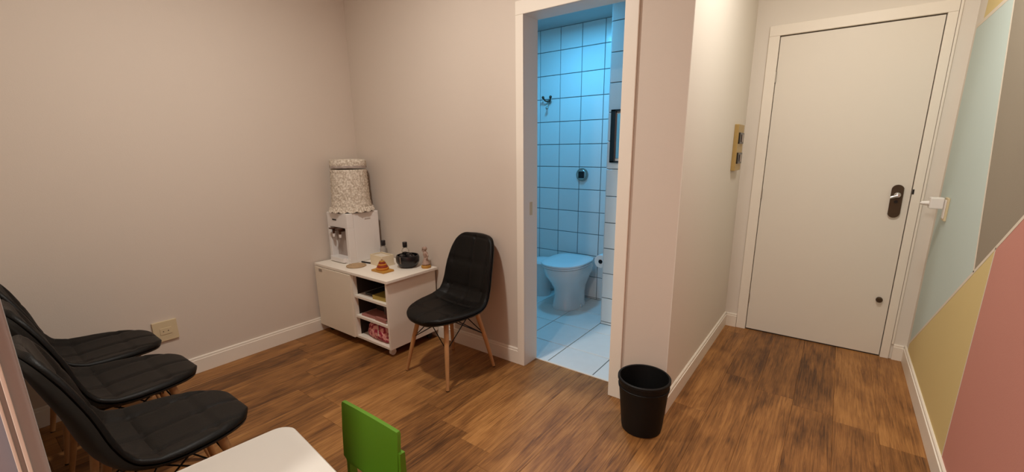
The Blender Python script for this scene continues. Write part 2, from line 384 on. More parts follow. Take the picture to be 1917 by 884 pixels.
# entrance door
def door2():
    t = thing('door_2', (-.033, YD, 0), 'closed white flush entrance door with bronze lock plate', 'door', kind='structure')
    X0, X1 = -.402, .402
    part('leaf', B(X0, X1, .002, .042, .008, 2.094, bev=.001), M_['door'], t)
    part('door_frame', lambda bm: (bx(bm, X0 - .018, X0 - .004, .0, .15, 0, 2.10), bx(bm, X1 + .004, X1 + .018, .0, .15, 0, 2.10), bx(bm, X0 - .018, X1 + .018, .0, .15, 2.10, 2.114)), M_['trim'], t)
    part('frame_rebate', lambda bm: (bx(bm, X0 - .006, X1 + .006, .05, .06, 0, 2.101)), M_['gap'], t)
    part('casing', B(X0 - .068, X0 - .004, -.014, -.0005, 0, 2.10, bev=.003), M_['trim'], t)
    part('casing', B(X1 + .004, X1 + .048, -.014, -.0005, 0, 2.10, bev=.003), M_['trim'], t)
    part('casing', B(X0 - .068, X1 + .048, -.014, -.0005, 2.10, 2.165, bev=.003), M_['trim'], t)
    part('cover_strip', B(X1 + .050, X1 + .062, -.010, -.0005, BH, 2.165, bev=.002), M_['trim'], t)
    lk = part('lock_plate', lambda bm: prism(bm, [(.338 + .030 * math.cos(a) * 1.0, (1.11 if math.sin(a) > 0 else .965) + .030 * math.sin(a)) for a in [k * math.pi / 10 for k in range(20)]], 'y', -.010, .003), M_['bronze'], t, label='dark bronze lock plate')
    part('lever_handle', lambda bm: (tube(bm, (.338, -.008, 1.075), (.338, -.05, 1.075), .011, .011, 14), tube(bm, (.340, -.045, 1.075), (.305, -.048, 1.062), .010, .008, 12), bmesh.ops.create_uvsphere(bm, u_segments=12, v_segments=8, radius=.018, matrix=Matrix.Translation((.338, -.030, 1.078)))), M_['chrome'], lk, True, label='polished lever handle')
    part('keyhole', lambda bm: (tube(bm, (.338, -.0125, 1.035), (.338, -.009, 1.035), .010, .010, 12)), M_['black'], lk)
    part('latch', B(X1 + .0035, X1 + .012, -.0155, -.004, 1.085, 1.115), M_['black'], t, label='small black latch on the frame')
    part('door_knob', lambda bm: (tube(bm, (.350, .003, .39), (.350, -.012, .39), .018, .018, 18), tube(bm, (.350, -.012, .39), (.350, -.02, .39), .018, .012, 18)), M_['bronze'], t, True, label='small dark round doorstop')
    for z in (1.84, 1.05, .25):
        part('hinge', lambda bm: tube(bm, (X0 - .002, -.004, z - .035), (X0 - .002, -.004, z + .035), .005, .005, 10), M_['steel'], t, True)
    part('floor_seal', B(X0, X1, .004, .03, .0, .008), M_['gap'], t)
door2()

# front opening jamb close to the viewpoint (left edge of the picture)
def door3():
    t = thing('door_3', (-1.06, 0, 0), 'white doorway jamb at the left edge beside the chairs', 'door frame', kind='structure')
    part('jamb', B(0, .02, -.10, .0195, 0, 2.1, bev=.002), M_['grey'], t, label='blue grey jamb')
    part('casing', B(.0205, .034, .0045, .0385, 0, 2.15, bev=.003), M_['trimshade'], t)
    part('casing_bead', B(.034, .038, .0145, .0195, 0, 2.15, bev=.001), M_['trim'], t, label='white raised bead')
    part('casing_bead', B(.034, .037, .0045, .0085, 0, 2.15, bev=.001), M_['trim'], t, label='white raised bead')
    part('door_stop', B(-.03, .0204, .0196, .0375, 0, 2.15, bev=.002), M_['trim'], t)
door3()

# ------------------------------------------------------------------ bathroom
struct('floor_bathroom', B(BX0 - .1, BX1 + .1, YB + .13, BYB + .1, -.06, -.006), M_['grout'], 'white tiled bathroom floor', 'floor')
wbb = struct('wall_bathroom_back', B(BX0 - .1, BX1 + .1, BYB, BYB + .1, 0, BZ), M_['grout'], 'white tiled back wall of the bathroom')
wbs = struct('wall_bathroom_pier', B(XS, BX1 + .1, YS, BYB - .001, 0, BZ), M_['grout'], 'projecting white tiled pier right of the toilet')
struct('wall_bathroom_left', B(BX0 - .1, BX0, YB + .13, BYB, 0, BZ), M_['tile'], 'white left wall of the bathroom')
struct('wall_bathroom_right', B(BX1, BX1 + .1, YB + .1301, YS, 0, BZ), M_['tile'], 'white right wall of the bathroom')
struct('ceiling_bathroom', B(BX0 - .1, BX1 + .1, YB + .1301, BYB + .1, BZ, BZ + .05), M_['bathceil'], 'white bathroom ceiling', 'ceiling')
tc_ = {}
def tile_mesh(wd, ht, m, g=0.0030):
    key = (round(wd, 3), round(ht, 3), m.name)
    if key not in tc_:
        bm = bmesh.new(); x, y, b, t = wd / 2 - g, ht / 2 - g, .0018, .006
        lo = [bm.verts.new(p) for p in ((-x, -y, 0), (x, -y, 0), (x, y, 0), (-x, y, 0))]
        mi = [bm.verts.new(p) for p in ((-x, -y, t - b), (x, -y, t - b), (x, y, t - b), (-x, y, t - b))]
        tp = [bm.verts.new(p) for p in ((-x + b, -y + b, t), (x - b, -y + b, t), (x - b, y - b, t), (-x + b, y - b, t))]
        for A, Bq in ((lo, mi), (mi, tp)):
            for k in range(4): bm.faces.new((A[k], A[(k + 1) % 4], Bq[(k + 1) % 4], Bq[k]))
        bm.faces.new(tp)
        tc_[key] = mesh('tile', bm, m)
    return tc_[key]
def tile(parent, wd, ht, m, loc, rot):
    if wd < .012 or ht < .012: return
    o = bpy.data.objects.new('tile', tile_mesh(wd, ht, m)); C.objects.link(o); o.parent = parent
    o.location = loc; o.rotation_euler = (rot[0] + random.uniform(-.0015, .0015), rot[1] + random.uniform(-.0015, .0015), rot[2])
def cuts(a, b, first, pitch):
    out = [a]; x = first
    while x <= a + .001: x += pitch
    while x < b - .001: out.append(x); x += pitch
    out.append(b); return out
zs = cuts(0, BZ, .013, .2008)
# back wall: joints at x so that they match the visible ones
xs = cuts(BX0, XS, -2.748, .2125)
for xa, xb in zip(xs[:-1], xs[1:]):
    for za, zb in zip(zs[:-1], zs[1:]):
        tile(wbb, xb - xa, zb - za, M_['tile'], ((xa + xb) / 2, BYB, (za + zb) / 2), (math.pi / 2, 0, 0))
zs2 = cuts(0, BZ, .022, .2008)
xs2 = cuts(XS, BX1, -1.19, .2125)
for xa, xb in zip(xs2[:-1], xs2[1:]):
    for za, zb in zip(zs2[:-1], zs2[1:]):
        tile(wbs, xb - xa, zb - za, M_['tile'], ((xa + xb) / 2, YS, (za + zb) / 2), (math.pi / 2, 0, 0))
ys3 = cuts(YS, BYB, 3.25, .2125)
for ya, yb in zip(ys3[:-1], ys3[1:]):
    for za, zb in zip(zs2[:-1], zs2[1:]):
        tile(wbs, yb - ya, zb - za, M_['tile'], (XS, (ya + yb) / 2, (za + zb) / 2), (math.pi / 2, 0, -math.pi / 2))
fb = bpy.data.objects['floor_bathroom']
fx = cuts(BX0, BX1, -2.74, .3333); fx = [BX0, -2.42, -2.08, -1.74, -1.405, -1.078, BX1]
fy = [YB + .13, 2.515, 2.865, 3.205, BYB]
for i, (xa, xb) in enumerate(zip(fx[:-1], fx[1:])):
    for ya, yb in zip(fy[:-1], fy[1:]):
        if xa >= XS - .02 and ya > YS: continue
        y2 = min(yb, YS) if xa >= XS - .02 else yb
        tile(fb, xb - xa, y2 - ya, M_['ftile'], ((xa + xb) / 2, (ya + y2) / 2, -.006), (0, 0, 0))

# toilet (faces -y, seen from its right side)
def toilet():
    t = thing('toilet', (-1.83, 3.54, 0), 'white ceramic toilet with closed lid against the tiled wall', 'toilet')
    def ring(hw, y0, y1, z, n=36, p=2.3):
        out = []; cy = (y0 + y1) / 2; hl = (y1 - y0) / 2
        for k in range(n):
            a = 2 * math.pi * k / n; c, s = math.cos(a), math.sin(a)
            pw = p if s < 0 else 3.2
            out.append((hw * math.copysign(abs(c) ** (2 / pw), c), cy + hl * math.copysign(abs(s) ** (2 / pw), s), z))
        return out
    def body(bm):
        loft(bm, [ring(.125, -.44, -.10, 0), ring(.125, -.44, -.10, .02), ring(.115, -.43, -.10, .04), ring(.108, -.42, -.09, .12),
                  ring(.112, -.43, -.07, .18), ring(.14, -.48, -.05, .25), ring(.170, -.525, -.04, .31), ring(.182, -.545, -.03, .36), ring(.184, -.55, -.03, .385), ring(.176, -.54, -.035, .392)])
    part('bowl', body, M_['ceramic'], t, True)
    part('seat', lambda bm: loft(bm, [ring(.184, -.555, -.07, .392), ring(.190, -.562, -.065, .396), ring(.190, -.562, -.065, .406), ring(.184, -.555, -.07, .410)]), M_['lid'], t, True)
    part('lid', lambda bm: loft(bm, [ring(.188, -.560, -.065, .411), ring(.193, -.566, -.06, .416), ring(.192, -.565, -.06, .426), ring(.175, -.54, -.075, .434), ring(.10, -.42, -.14, .437)]), M_['lid'], t, True)
    for s in (-1, 1):
        part('hinge', lambda bm: tube(bm, (s * .05, -.045, .40), (s * .13, -.045, .40), .014, .014, 12), M_['lid'], t, True)
    part('bolt_cap', lambda bm: tube(bm, (.125, -.26, .0), (.125, -.26, .03), .012, .008, 10), M_['chrome'], t, True)
    part('inlet_pipe', lambda bm: path(bm, [(0, -.05, .33), (0, -.02, .33), (0, .004, .33)], .02, 12), M_['ceramic'], t, True)
    return t
toilet()
def flush():
    t = thing('flush_valve', (-1.865, BYB - .006, 1.15), 'round chrome flush valve with dark square button on tiled wall', 'flush valve')
    part('escutcheon', lambda bm: (tube(bm, (0, 0, 0), (0, -.012, 0), .060, .056, 32)), M_['steel'], t, True)
    part('collar', lambda bm: tube(bm, (0, -.012, 0), (0, -.020, 0), .045, .042, 28), M_['chrome'], t, True)
    part('button', B(-.027, .027, -.028, -.018, -.030, .030, bev=.003), M_['black'], t, label='dark square push button')
flush()
def hook():
    t = thing('robe_hook', (-2.222, BYB - .006, 1.80), 'small dark metal robe hook high on the tiled bathroom wall', 'hook')
    part('base_plate', lambda bm: tube(bm, (0, 0, 0), (0, -.010, 0), .022, .018, 18), M_['steel'], t, True)
    for s in (-1, 1):
        part('prong', lambda bm: (path(bm, [(0, -.008, 0), (s * .025, -.03, .005), (s * .04, -.045, .03)], .007, 8), bmesh.ops.create_uvsphere(bm, u_segments=10, v_segments=8, radius=.013, matrix=Matrix.Translation((s * .04, -.045, .034)))), M_['bronze'], t, True)
    part('lower_prong', lambda bm: (path(bm, [(0, -.008, 0), (0, -.03, -.03), (0, -.04, -.055)], .007, 8), bmesh.ops.create_uvsphere(bm, u_segments=10, v_segments=8, radius=.013, matrix=Matrix.Translation((0, -.04, -.06)))), M_['steel'], t, True)
hook()
def roll():
    t = thing('toilet_roll', (XS - .075, YS + .16, .48), 'white toilet paper roll on holder at the tiled pier', 'toilet paper')
    def f(bm):
        n = 28; rs = []
        for (r, y) in ((.018, -.05), (.052, -.05), (.055, -.047), (.055, .047), (.052, .05), (.018, .05), (.018, -.05)):
            rs.append([(r * math.cos(2 * math.pi * k / n), y, r * math.sin(2 * math.pi * k / n)) for k in range(n)])
        loft(bm, rs, False, False)
    part('paper', f, M_['paperroll'], t, True)
    part('holder', lambda bm: (tube(bm, (0, -.058, 0), (0, .06, 0), .014, .014, 12), path(bm, [(0, .058, 0), (.068, .058, 0)], .006, 8)), M_['black'], t, True, label='dark holder bar')
roll()
def wastebin():
    t = thing('bathroom_bin', (-2.20, 3.40, 0), 'small white lidded bin left of the toilet', 'bin')
    part('body', lambda bm: lathe(bm, [(.085, 0), (.088, .01), (.105, .315)], 28), M_['ceramic'], t, True)
    part('lid', lambda bm: lathe(bm, [(.112, .315), (.114, .328), (.10, .350), (.04, .360)], 28), M_['lid'], t, True)
wastebin()
def mirror():
    t = thing('bathroom_mirror', (0, YS - .006, 0), 'black framed wall mirror on the tiled pier beside the doorway', 'mirror')
    x0, x1, z0, z1 = -1.372, -.96, 1.275, 1.645
    part('glass', B(x0 + .03, x1 - .03, -.006, -.001, z0 + .03, z1 - .03), M_['mirror'], t)
    part('mirror_frame', lambda bm: (bx(bm, x0, x0 + .036, -.022, 0, z0, z1, bev=.002), bx(bm, x1 - .036, x1, -.022, 0, z0, z1, bev=.002), bx(bm, x0, x1, -.022, 0, z0, z0 + .012, bev=.002), bx(bm, x0, x1, -.022, 0, z1 - .012, z1, bev=.002)), M_['black'], t)
mirror()

# ------------------------------------------------------------------ lamps
def lamp(name, cfg, label, parent_h=0.03):
    x, y, z = cfg['loc']; r = cfg['size'] / 2 + .02
    t = thing(name, (x, y, z), label, 'ceiling light')
    part('housing', lambda bm: lathe(bm, [(r, 0.004), (r + .008, .012), (r + .008, parent_h)], 36, capb=False), M_['white'], t, True)
    k = emit_mat('lamp_diffuser_' + name, cfg['col'], 6.0)
    part('diffuser', lambda bm: lathe(bm, [(r - .004, .006), (r - .004, .010)], 36), k, t)
    ld = bpy.data.lights.new(name, 'AREA'); ld.shape = 'DISK'; ld.size = cfg['size']; ld.energy = cfg['power']; ld.color = cfg['col']
    lo = bpy.data.objects.new(name + '_light', ld); C.objects.link(lo); lo.parent = t; lo.location = (0, 0, .0)
    return t
lamp('ceiling_lamp', LAMP_MAIN, 'round white ceiling light over the waiting area')
lamp('ceiling_lamp', LAMP_HALL, 'round white ceiling light in front of the entrance door')
lamp('ceiling_lamp', LAMP_FILL, 'added round fill light behind the viewpoint')
lamp('ceiling_lamp', LAMP_BATH, 'round cool blue-white ceiling light in the bathroom')

# ------------------------------------------------------------------ padded chairs
def catmull(pts, n):
    out = []; m = len(pts) - 1
    for i in range(n + 1):
        t = i / n * m; k = min(int(t), m - 1); f = t - k
        p = [Vector(pts[max(0, min(m, k + j))]) for j in (-1, 0, 1, 2)]
        out.append(0.5 * ((2 * p[1]) + (-p[0] + p[2]) * f + (2 * p[0] - 5 * p[1] + 4 * p[2] - p[3]) * f * f + (-p[0] + 3 * p[1] - 3 * p[2] + p[3]) * f ** 3))
    return out
# y, z, half width (front edge -> top of back)
PROFILE = [(.244, .392, .030), (.239, .395, .074), (.225, .401, .114), (.202, .407, .148), (.170, .411, .176), (.128, .413, .200), (.080, .412, .217), (.035, .410, .227), (-.010, .408, .232), (-.060, .407, .233), (-.10, .410, .229),
           (-.14, .424, .222), (-.172, .464, .216), (-.195, .53, .210), (-.212, .61, .204), (-.232, .68, .196), (-.250, .74, .184), (-.262, .785, .168), (-.270, .815, .148), (-.275, .833, .122), (-.278, .843, .088), (-.279, .848, .030)]
def shell_grid(nu, nv):
    P = catmull(PROFILE, nv); arc = [0]
    for a, b in zip(P[:-1], P[1:]): arc.append(arc[-1] + math.hypot(b.x - a.x, b.y - a.y))
    T = []
    for i in range(nv + 1):
        a = P[max(0, i - 1)]; b = P[min(nv, i + 1)]; d = Vector((b.x - a.x, b.y - a.y)).normalized(); T.append((d, Vector((-d.y, d.x))))
    return P, arc, T
def shell_point(P, T, i, u, off):
    y, z, hw = P[i]; d, n = T[i]   # n points up/forward
    nn = Vector((n.x, n.y))
    if nn.y < 0 and nn.x < 0: nn = -nn
    s = min(1, max(0, (z - .44) / .3))
    rise = (0.014 * (1 - s) + 0.040 * s) * abs(u) ** 3 * min(1, hw / .2) ** 3 * (min(1, max(0, (.235 - y) / .2)) ** 1.5)
    mid = 0.030 * math.exp(-((i / (len(P) - 1) - .53) / .12) ** 2) * abs(u) ** 2.5
    q = Vector((y, z)) + (-1 if False else 1) * Vector((-nn.x * -1, nn.y)) * 0
    k = rise + mid + off
    return Vector((u * hw, y + nn_dir(T, i).x * k, z + nn_dir(T, i).y * k))
def nn_dir(T, i):
    d = T[i][0]; n = Vector((d.y, -d.x))     # front->rear->up travel: rotate so normal points up then forward
    return n
def cushion(bm, nu=44, nv=84):
    P, arc, T = shell_grid(nu, nv)
    xs_ = (-.15, 0, .15); cross = (.135, .305, .475, .645, .815)
    def tuft(x, a, edge):
        g = 0.0
        for xx in xs_: g += math.exp(-((x - xx) / .0080) ** 2)
        for c in cross: g += math.exp(-((a - c) / .0080) ** 2)
        bt = 0.0
        for xx in xs_:
            for c in cross: bt += math.exp(-(((x - xx) ** 2 + (a - c) ** 2) / .016 ** 2))
        return -(.0052 * min(g, 1.1) + .005 * bt) * edge
    top, bot = [], []
    for i in range(nv + 1):
        rt, rb = [], []
        for j in range(nu + 1):
            u = -1 + 2 * j / nu; u = 1.5 * u - .5 * u ** 3
            ev = min(arc[i], arc[-1] - arc[i]) / .030; eu = (1 - abs(u)) * P[i][2] / .024
            edge = max(0, min(1, ev, eu)); dome = math.sqrt(max(0, 1 - (1 - edge) ** 2)) * .022
            rt.append(bm.verts.new(shell_point(P, T, i, u, dome + tuft(u * P[i][2], arc[i], edge))))
            rb.append(bm.verts.new(shell_point(P, T, i, u * .985, -.010 * (0.3 + .7 * edge))))
        top.append(rt); bot.append(rb)
    for i in range(nv):
        for j in range(nu):
            bm.faces.new((top[i][j], top[i][j + 1], top[i + 1][j + 1], top[i + 1][j]))
            bm.faces.new((bot[i][j], bot[i + 1][j], bot[i + 1][j + 1], bot[i][j + 1]))
    for i in range(nv):
        for j in (0, nu): bm.faces.new((top[i][j], top[i + 1][j], bot[i + 1][j], bot[i][j]))
    for j in range(nu):
        for i in (0, nv): bm.faces.new((top[i][j], bot[i][j], bot[i][j + 1], top[i][j + 1]))
def shell(bm, nu=28, nv=50):
    P, arc, T = shell_grid(nu, nv)
    L = []
    for off, sc in ((-.006, 1.012), (-.018, .99)):
        L.append([[bm.verts.new(shell_point(P, T, i, (-1 + 2 * j / nu) * sc, off if sc > 1 else off * (1 if abs(-1 + 2 * j / nu) < .95 else .8))) for j in range(nu + 1)] for i in range(nv + 1)])
    a, b = L
    for i in range(nv):
        for j in range(nu):
            bm.faces.new((a[i][j], a[i][j + 1], a[i + 1][j + 1], a[i + 1][j])); bm.faces.new((b[i][j], b[i + 1][j], b[i + 1][j + 1], b[i][j + 1]))
    for i in range(nv):
        for j in (0, nu): bm.faces.new((a[i][j], a[i + 1][j], b[i + 1][j], b[i][j]))
    for j in range(nu):
        for i in (0, nv): bm.faces.new((a[i][j], b[i][j], b[i][j + 1], a[i][j + 1]))
FOOT, TOPL = .196, .125
def chair(label):
    t = thing('padded_chair', (0, 0, 0), label, 'chair')
    part('cushion', cushion, M_['leather'], t, True)
    part('shell', shell, M_['blackpl'], t, True)
    part('mounting_frame', lambda bm: (bx(bm, -.10, .10, -.11, -.09, .372, .384), bx(bm, -.10, .10, .09, .11, .372, .384), bx(bm, -.11, -.09, -.11, .11, .372, .384), bx(bm, .09, .11, -.11, .11, .372, .384)), M_['blackmet'], t)
    for sx in (-1, 1):
        for sy in (-1, 1):
            part('leg', lambda bm: (tube(bm, (sx * FOOT, sy * FOOT, .004), (sx * (FOOT - .035), sy * (FOOT - .035), .20), .0095, .0135, 14), tube(bm, (sx * (FOOT - .035), sy * (FOOT - .035), .20), (sx * TOPL, sy * TOPL, .378), .0135, .0155, 14)), M_['beech'], t, True, label='light beech wood leg')
            part('foot_glide', lambda bm: tube(bm, (sx * (FOOT + .0006), sy * (FOOT + .0006), 0), (sx * FOOT, sy * FOOT, .005), .009, .010, 12), M_['blackpl'], t, True)
    def wires(bm):
        a, z1, b, z2 = FOOT - .040, .23, TOPL - .01, .374
        for s in (-1, 1):
            for k in (-1, 1):
                tube(bm, (s * a, k * a, z1), (s * b, -k * b * .55, z2), .0032, .0032, 6)
                tube(bm, (k * a, s * a, z1), (-k * b * .55, s * b, z2), .0032, .0032, 6)
                tube(bm, (s * a, k * a, z1), (0, 0, z2 - .02), .0030, .0030, 6)
    part('wire_brace', wires, M_['blackmet'], t, True, label='black crossed wire brace')
    return t
c0 = chair('black padded chair with wooden legs standing beside the white cabinet')
c0.location = (-1.858, 1.80, 0); c0.rotation_euler = (0, 0, math.pi - math.radians(4))
ROWG = 'black padded chairs in the row at left'
for (x, y, rz, lab) in ((-1.80, .340, .0, 'black padded chair in the left row nearest the white table'),
                        (-2.345, .350, .02, 'black padded chair in the middle of the left row'),
                        (-2.835, .350, -.01, 'black padded chair of the left row nearest the beige left wall')):
    c = copy_tree(c0); c.location = (x, y, 0); c.rotation_euler = (0, 0, rz); tag(c, lab, 'chair', ROWG)

# ------------------------------------------------------------------ white cabinet
KX0, KX1, KY0, KY1, KT = -3.118, -2.280, 1.665, 2.095, .55
def cabinet():
    t = thing('storage_cabinet', (KX0, KY0, 0), 'low white cabinet on casters with closed door and open shelves', 'cabinet')
    W, D = KX1 - KX0, KY1 - KY0; nx = .462; zb, zt = .058, KT - .020
    def carcass(bm):
        bx(bm, 0, .016, 0, D, zb, zt); bx(bm, W - .016, W, 0, D, zb, zt, bev=.001)
        bx(bm, nx - .016, nx, 0.0, D - .01, zb + .016, zt); bx(bm, .016, W - .016, 0, D, zb, zb + .016)
    part('carcass', carcass, M_['laminate'], t)
    part('back_panel', B(.016, W - .016, D - .010, D - .001, zb + .016, zt), M_['niche_shadow'], t, label='inner back panel coloured as niche shadow')
    part('shadow_lining', lambda bm: (bx(bm, nx, nx + .002, .03, D - .011, zb + .017, zt - .001), bx(bm, W - .018, W - .0165, .02, D - .011, zb + .017, zt - .001), bx(bm, nx + .002, W - .018, .03, D - .011, zt - .003, zt - .001)), M_['niche_shadow'], t, label='added inner lining coloured as niche shadow')  # thin sheets added to carry the niche shadow
    part('top', B(-.004, W + .022, -.012, D + .006, zt, KT, bev=.003), M_['laminate'], t)
    d = part('door', B(.002, nx - .010, -.017, -.001, zb + .002, zt - .004, bev=.0015), M_['lamfront'], t)
    part('hinge', B(.06, .10, -.019, -.017, zt - .035, zt - .015), M_['steel'], d)
    for z in (.222, .372):
        part('shelf', B(nx + .0025, W - .0185, .002, D - .012, z - .008, z + .008), M_['laminate'], t)
    for k, (x, y) in enumerate(((.05, .05), (W - .045, .045), (.05, D - .05), (W - .045, D - .05))):
        m = M_['white'] if k == 1 else M_['blackpl']
        c = part('caster', lambda bm: (tube(bm, (x - .011, y, .022), (x + .011, y, .022), .022, .022, 18), bx(bm, x - .018, x + .018, y - .014, y + .014, .030, .050), tube(bm, (x, y, .048), (x, y, .059), .012, .012, 10)), m, t, True, label='white caster' if k == 1 else 'black caster')
cabinet()
def contents():
    Z1, Z2, Z3 = .0745, .2305, .3805
    def book(name, x, y, z, w_, d_, h_, rz, m, label, cat='book', pages=True):
        t = thing(name, (x, y, z), label, cat, rz)
        if pages:
            part('cover', lambda bm: (bx(bm, 0, w_, 0, d_, 0, .003), bx(bm, 0, w_, 0, d_, h_ - .003, h_), bx(bm, 0, w_, 0, .003, 0.003, h_ - .003)), m, t)
            part('pages', B(.003, w_ - .003, .0035, d_ - .004, .0032, h_ - .0032), M_['paper'], t)
        else:
            part('body', B(0, w_, 0, d_, 0, h_, bev=.004), m, t)
            part('lid', B(-.002, w_ + .002, -.002, d_ + .002, h_ - .02, h_ + .001, bev=.003), m, t)
        return t
    book('book', -2.475, 1.69, Z3, .155, .22, .028, .05, M_['bookyel'], 'olive yellow book lying on the upper cabinet shelf')
    book('book', -2.60, 1.72, Z3, .10, .20, .016, .0, M_['bookdark'], 'dark book lying at the left of the upper cabinet shelf')
    book('book', -2.615, 1.685, Z2, .145, .2, .012, .03, M_['bookpink'], 'thin pink book lying at the left of the middle shelf')
    book('storage_box', -2.455, 1.76, Z2, .09, .15, .08, .1, M_['bookgrey'], 'small grey green box on the middle cabinet shelf', 'box', False)
    book('book', -2.46, 1.685, Z2, .125, .065, .024, -.05, M_['bookpink'], 'small pink book in front of the grey green box')
    book('storage_box', -2.600, 1.80, Z2 + .0125, .11, .12, .085, 0, M_['bookdark'], 'dark box standing on the thin pink book', 'box', False)
    book('book', -2.358, 1.70, Z2, .03, .16, .10, 0, M_['bookred'], 'dark red book upright at the right of the middle shelf')
    t = thing('fabric_bag', (-2.455, 1.80, Z1), 'pink floral cloth bag stuffed in the bottom cabinet shelf', 'bag')
    def bag(bm):
        rs = []
        for k, (s, z) in enumerate(((.80, 0), (.95, .012), (1.0, .04), (.97, .08), (.85, .108), (.55, .122), (.2, .126))):
            r = []
            for q in range(40):
                a = 2 * math.pi * q / 40; c, sn = math.cos(a), math.sin(a)
                wob = 1 + .03 * math.sin(5 * a + k) + .02 * math.sin(9 * a - k * 1.7)
                r.append((.148 * s * wob * math.copysign(abs(c) ** .55, c), .118 * s * wob * math.copysign(abs(sn) ** .55, sn), z))
            rs.append(r)
        loft(bm, rs)
    part('bag_body', bag, M_['floral'], t, True)
    part('drawstring', lambda bm: path(bm, [(-.03, -.05, .125), (-.01, -.09, .118), (.02, -.115, .085), (.03, -.125, .05)], .003, 6), M_['paper'], t, True)
contents()

# ------------------------------------------------------------------ water cooler
def cooler():
    t = thing('water_cooler', (-3.110, 1.785, KT), 'white tabletop water cooler with two taps on the cabinet', 'water cooler')
    W, D, Hh = .262, .275, .375
    def body(bm):
        bx(bm, 0, W, .055, D, 0, Hh, bev=.008)
        bx(bm, 0, W, 0, .056, .265, Hh, bev=.006)          # head over the recess
        bx(bm, 0, .032, 0, .056, .03, .268, bev=.004); bx(bm, W - .032, W, 0, .056, .03, .268, bev=.004)
        bx(bm, 0, W, -.004, .056, 0, .035, bev=.004)
    part('housing', body, M_['coolpl'], t)
    part('recess', B(.033, W - .033, .050, .054, .036, .262), M_['coolrec'], t, label='grey brown recess')
    part('top_collar', lambda bm: lathe(bm, [(.105, 0), (.100, .012), (.085, .018)], 32, W / 2, .145), M_['coolpl'], t, True, loc=(0, 0, Hh))
    part('drip_tray', B(.045, W - .045, -.028, .05, .006, .040, bev=.003), M_['coolpl'], t)
    part('badge', B(.075, .125, -.0025, .001, .318, .328), M_['black'], t, label='small dark front badge')
    part('badge', B(W - .001, W + .0015, .15, .20, .318, .325), M_['coolrec'], t)
    for x, m in ((.082, 'tapbr'), (.165, 'tapbr')):
        tp = part('tap', lambda bm: (tube(bm, (x, .05, .245), (x, -.006, .245), .012, .011, 12), tube(bm, (x, -.004, .252), (x, -.004, .215), .010, .008, 12), bx(bm, x - .022, x + .022, -.030, .02, .252, .262, bev=.003)), M_[m], t, True, label='dark brown tap')
        part('tap_tip', lambda bm: tube(bm, (x, -.004, .216), (x, -.004, .192), .011, .009, 12), M_['white'], tp, True, label='white tap tip')
    return t
cooler()
def cover():
    t = thing('bottle_cover', (-2.983, 1.925, KT + .382), 'white crochet lace cover over the water bottle on the cooler', 'bottle cover')
    def jit(j, k, a): return 1 + .010 * math.sin(14 * a + j * 1.3) + .006 * math.sin(23 * a - j * 2.1)
    n = 96
    def bodyf(bm):
        prof = [(.152, .004), (.148, .03), (.142, .07)] + [(.142 - .0012 * (k % 2) * 3 - k * .0006, .07 + k * .0125) for k in range(20)]
        lathe(bm, prof, n, jit=jit, capb=False)
    part('lace_body', bodyf, M_['lace'], t, True)
    def hem(bm):
        rings = []
        for j in range(5):
            z = .034 - j * .010; rr = []
            for k in range(n):
                a = 2 * math.pi * k / n; sc = abs(math.sin(8 * a))
                r = .151 + j * .0035 + (.004 if k % 2 else -.002)
                rr.append((r * math.cos(a), r * math.sin(a), z + (0 if j == 0 else (1 - sc) * .010 * j / 4)))
            rings.append(rr)
        for j in range(4, -1, -1):
            z = .034 - j * .010
            rings.append([(x * .985, y * .985, zz) for x, y, zz in rings[j]])
        loft(bm, rings, False, False)
    part('scalloped_hem', hem, M_['lace'], t, True)
    part('ribbon', lambda bm: lathe(bm, [(.1305, .318), (.1315, .324), (.1315, .330), (.1305, .336)], n, jit=jit, capb=False, capt=False), M_['coolrec'], t, True, label='greyish ribbon band')
    part('lace_cap', lambda bm: lathe(bm, [(.126, .322), (.130, .334), (.130, .368), (.125, .378), (.09, .382), (.03, .384)], n, jit=jit), M_['lace'], t, True)
cover()

